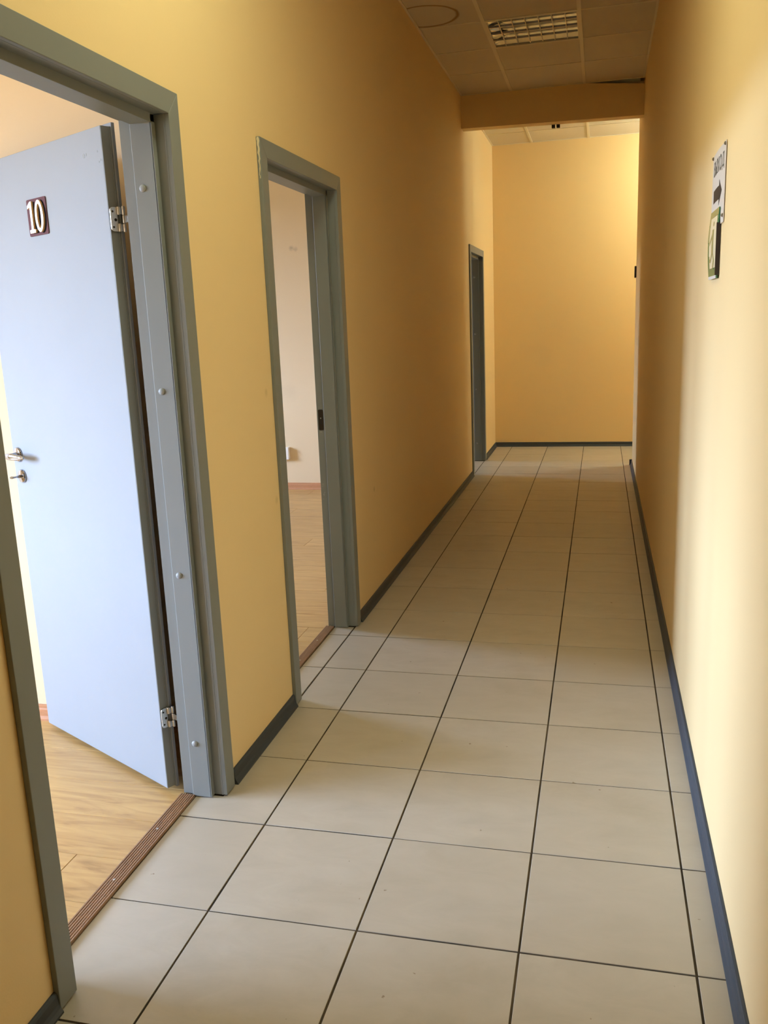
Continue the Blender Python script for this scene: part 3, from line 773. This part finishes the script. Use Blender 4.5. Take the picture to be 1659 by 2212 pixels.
# curled green exit sign hanging below the paper and over its lower edge
gs = empty('exit_sign', (XR, 2.27, 3.88)); tag(gs, 'curled green running man exit sign just below the paper arrow sheet', 'sign')
GY0, GY1, GZ0, GZ1 = 2.49, 2.045, 3.885, 4.352
def gx(y, z, off=0.0):
    t = (y-GY0)/(GY1-GY0); s = (z-GZ0)/(GZ1-GZ0)
    return XR-0.016-off-0.016*math.sin(math.pi*min(1, max(0, 0.95*(1-s))))*(0.35+0.65*(1-t))
b = MB(); A, B = 8, 14
vs_ = [(gx(GY0+(GY1-GY0)*i/A, GZ0+(GZ1-GZ0)*j/B), GY0+(GY1-GY0)*i/A, GZ0+(GZ1-GZ0)*j/B) for j in range(B+1) for i in range(A+1)]
nn = len(vs_); vs2 = [(x+0.006, y, z) for x, y, z in vs_]
fs_ = []; ms = []
for j in range(B):
    for i in range(A):
        a = j*(A+1)+i; fs_.append((a, a+1, a+A+2, a+A+1)); fs_.append((nn+a, nn+a+A+1, nn+a+A+2, nn+a+1))
ring = [i for i in range(A+1)]+[(A+1)*j+A for j in range(1, B+1)]+[(A+1)*B+i for i in range(A-1, -1, -1)]+[(A+1)*j for j in range(B-1, 0, -1)]
for q in range(len(ring)): a, c = ring[q], ring[(q+1) % len(ring)]; fs_.append((a, c, nn+c, nn+a))
b.add(vs_+vs2, fs_, 0)
b.build('sign_card', 'green', gs)
def patch(name, poly, mat, off):
    """thin printed shape following the curl; poly in reading units 0..1"""
    b = MB(); zs = sorted(set([p[1] for p in poly])); 
    pts = []
    for k in range(len(poly)):
        p, q = poly[k], poly[(k+1) % len(poly)]; m = max(1, int(abs(p[1]-q[1])*10))
        for i in range(m): pts.append((p[0]+(q[0]-p[0])*i/m, p[1]+(q[1]-p[1])*i/m))
    Y = lambda x: GY0+(GY1-GY0)*x; Z = lambda z: GZ0+(GZ1-GZ0)*z
    n = len(pts); vs_ = [(gx(Y(x), Z(z), off), Y(x), Z(z)) for x, z in pts]+[(gx(Y(x), Z(z), off-0.001), Y(x), Z(z)) for x, z in pts]
    b.add(vs_, [tuple(range(n)), tuple(range(n, 2*n))[::-1]]+[(i, (i+1) % n, n+(i+1) % n, n+i) for i in range(n)]); return b.build(name, mat, gs)
def rect(x0, x1, z0, z1, n=8): return [(x0, z0), (x1, z0)]+[(x1, z0+(z1-z0)*k/n) for k in range(1, n+1)]+[(x0, z1)]+[(x0, z1-(z1-z0)*k/n) for k in range(1, n)]
patch('faded_border', rect(0.0, 1.0, 0.90, 1.0, 2), 'olive', 0.002)
patch('faded_border', rect(0.0, 0.16, 0.55, 0.90, 4), 'olive', 0.002)
for k in range(8):       # pale doorway in strips so that it follows the curl
    z0 = 0.16+k*0.092; patch('doorway_film', rect(0.17 if k > 1 else 0.24+0.0*k, 0.90, z0, z0+0.0925, 1), 'pale', 0.002)
def oval(cx_, cz_, rx, rz): return [(cx_+rx*math.cos(t*math.pi/6), cz_+rz*math.sin(t*math.pi/6)) for t in range(12)]
patch('running_figure', oval(0.55, 0.80, 0.05, 0.035), 'olive', 0.0035)
for z0 in (0.36, 0.45, 0.54, 0.63): patch('running_figure', rect(0.46, 0.62, z0, z0+0.091, 1), 'olive', 0.0035)
patch('running_figure', [(0.46, 0.66), (0.46, 0.60), (0.24, 0.50), (0.22, 0.55)], 'olive', 0.0035)
patch('running_figure', [(0.46, 0.38), (0.54, 0.36), (0.36, 0.24), (0.22, 0.26), (0.22, 0.30), (0.34, 0.30)], 'olive', 0.0035)
patch('running_figure', [(0.54, 0.38), (0.62, 0.38), (0.74, 0.26), (0.60, 0.14), (0.54, 0.16), (0.64, 0.27)], 'olive', 0.0035)
patch('white_hem', rect(0.04, 0.95, 0.0, 0.045, 1), 'paper', 0.003)
o = MB().box(XR-0.030, XR-0.002, GY1-0.012, GY1+0.004, GZ0+0.02, 4.25).build('shadow_edge', 'black', gs)  # black strip standing in for the shadow gap beside the curled card
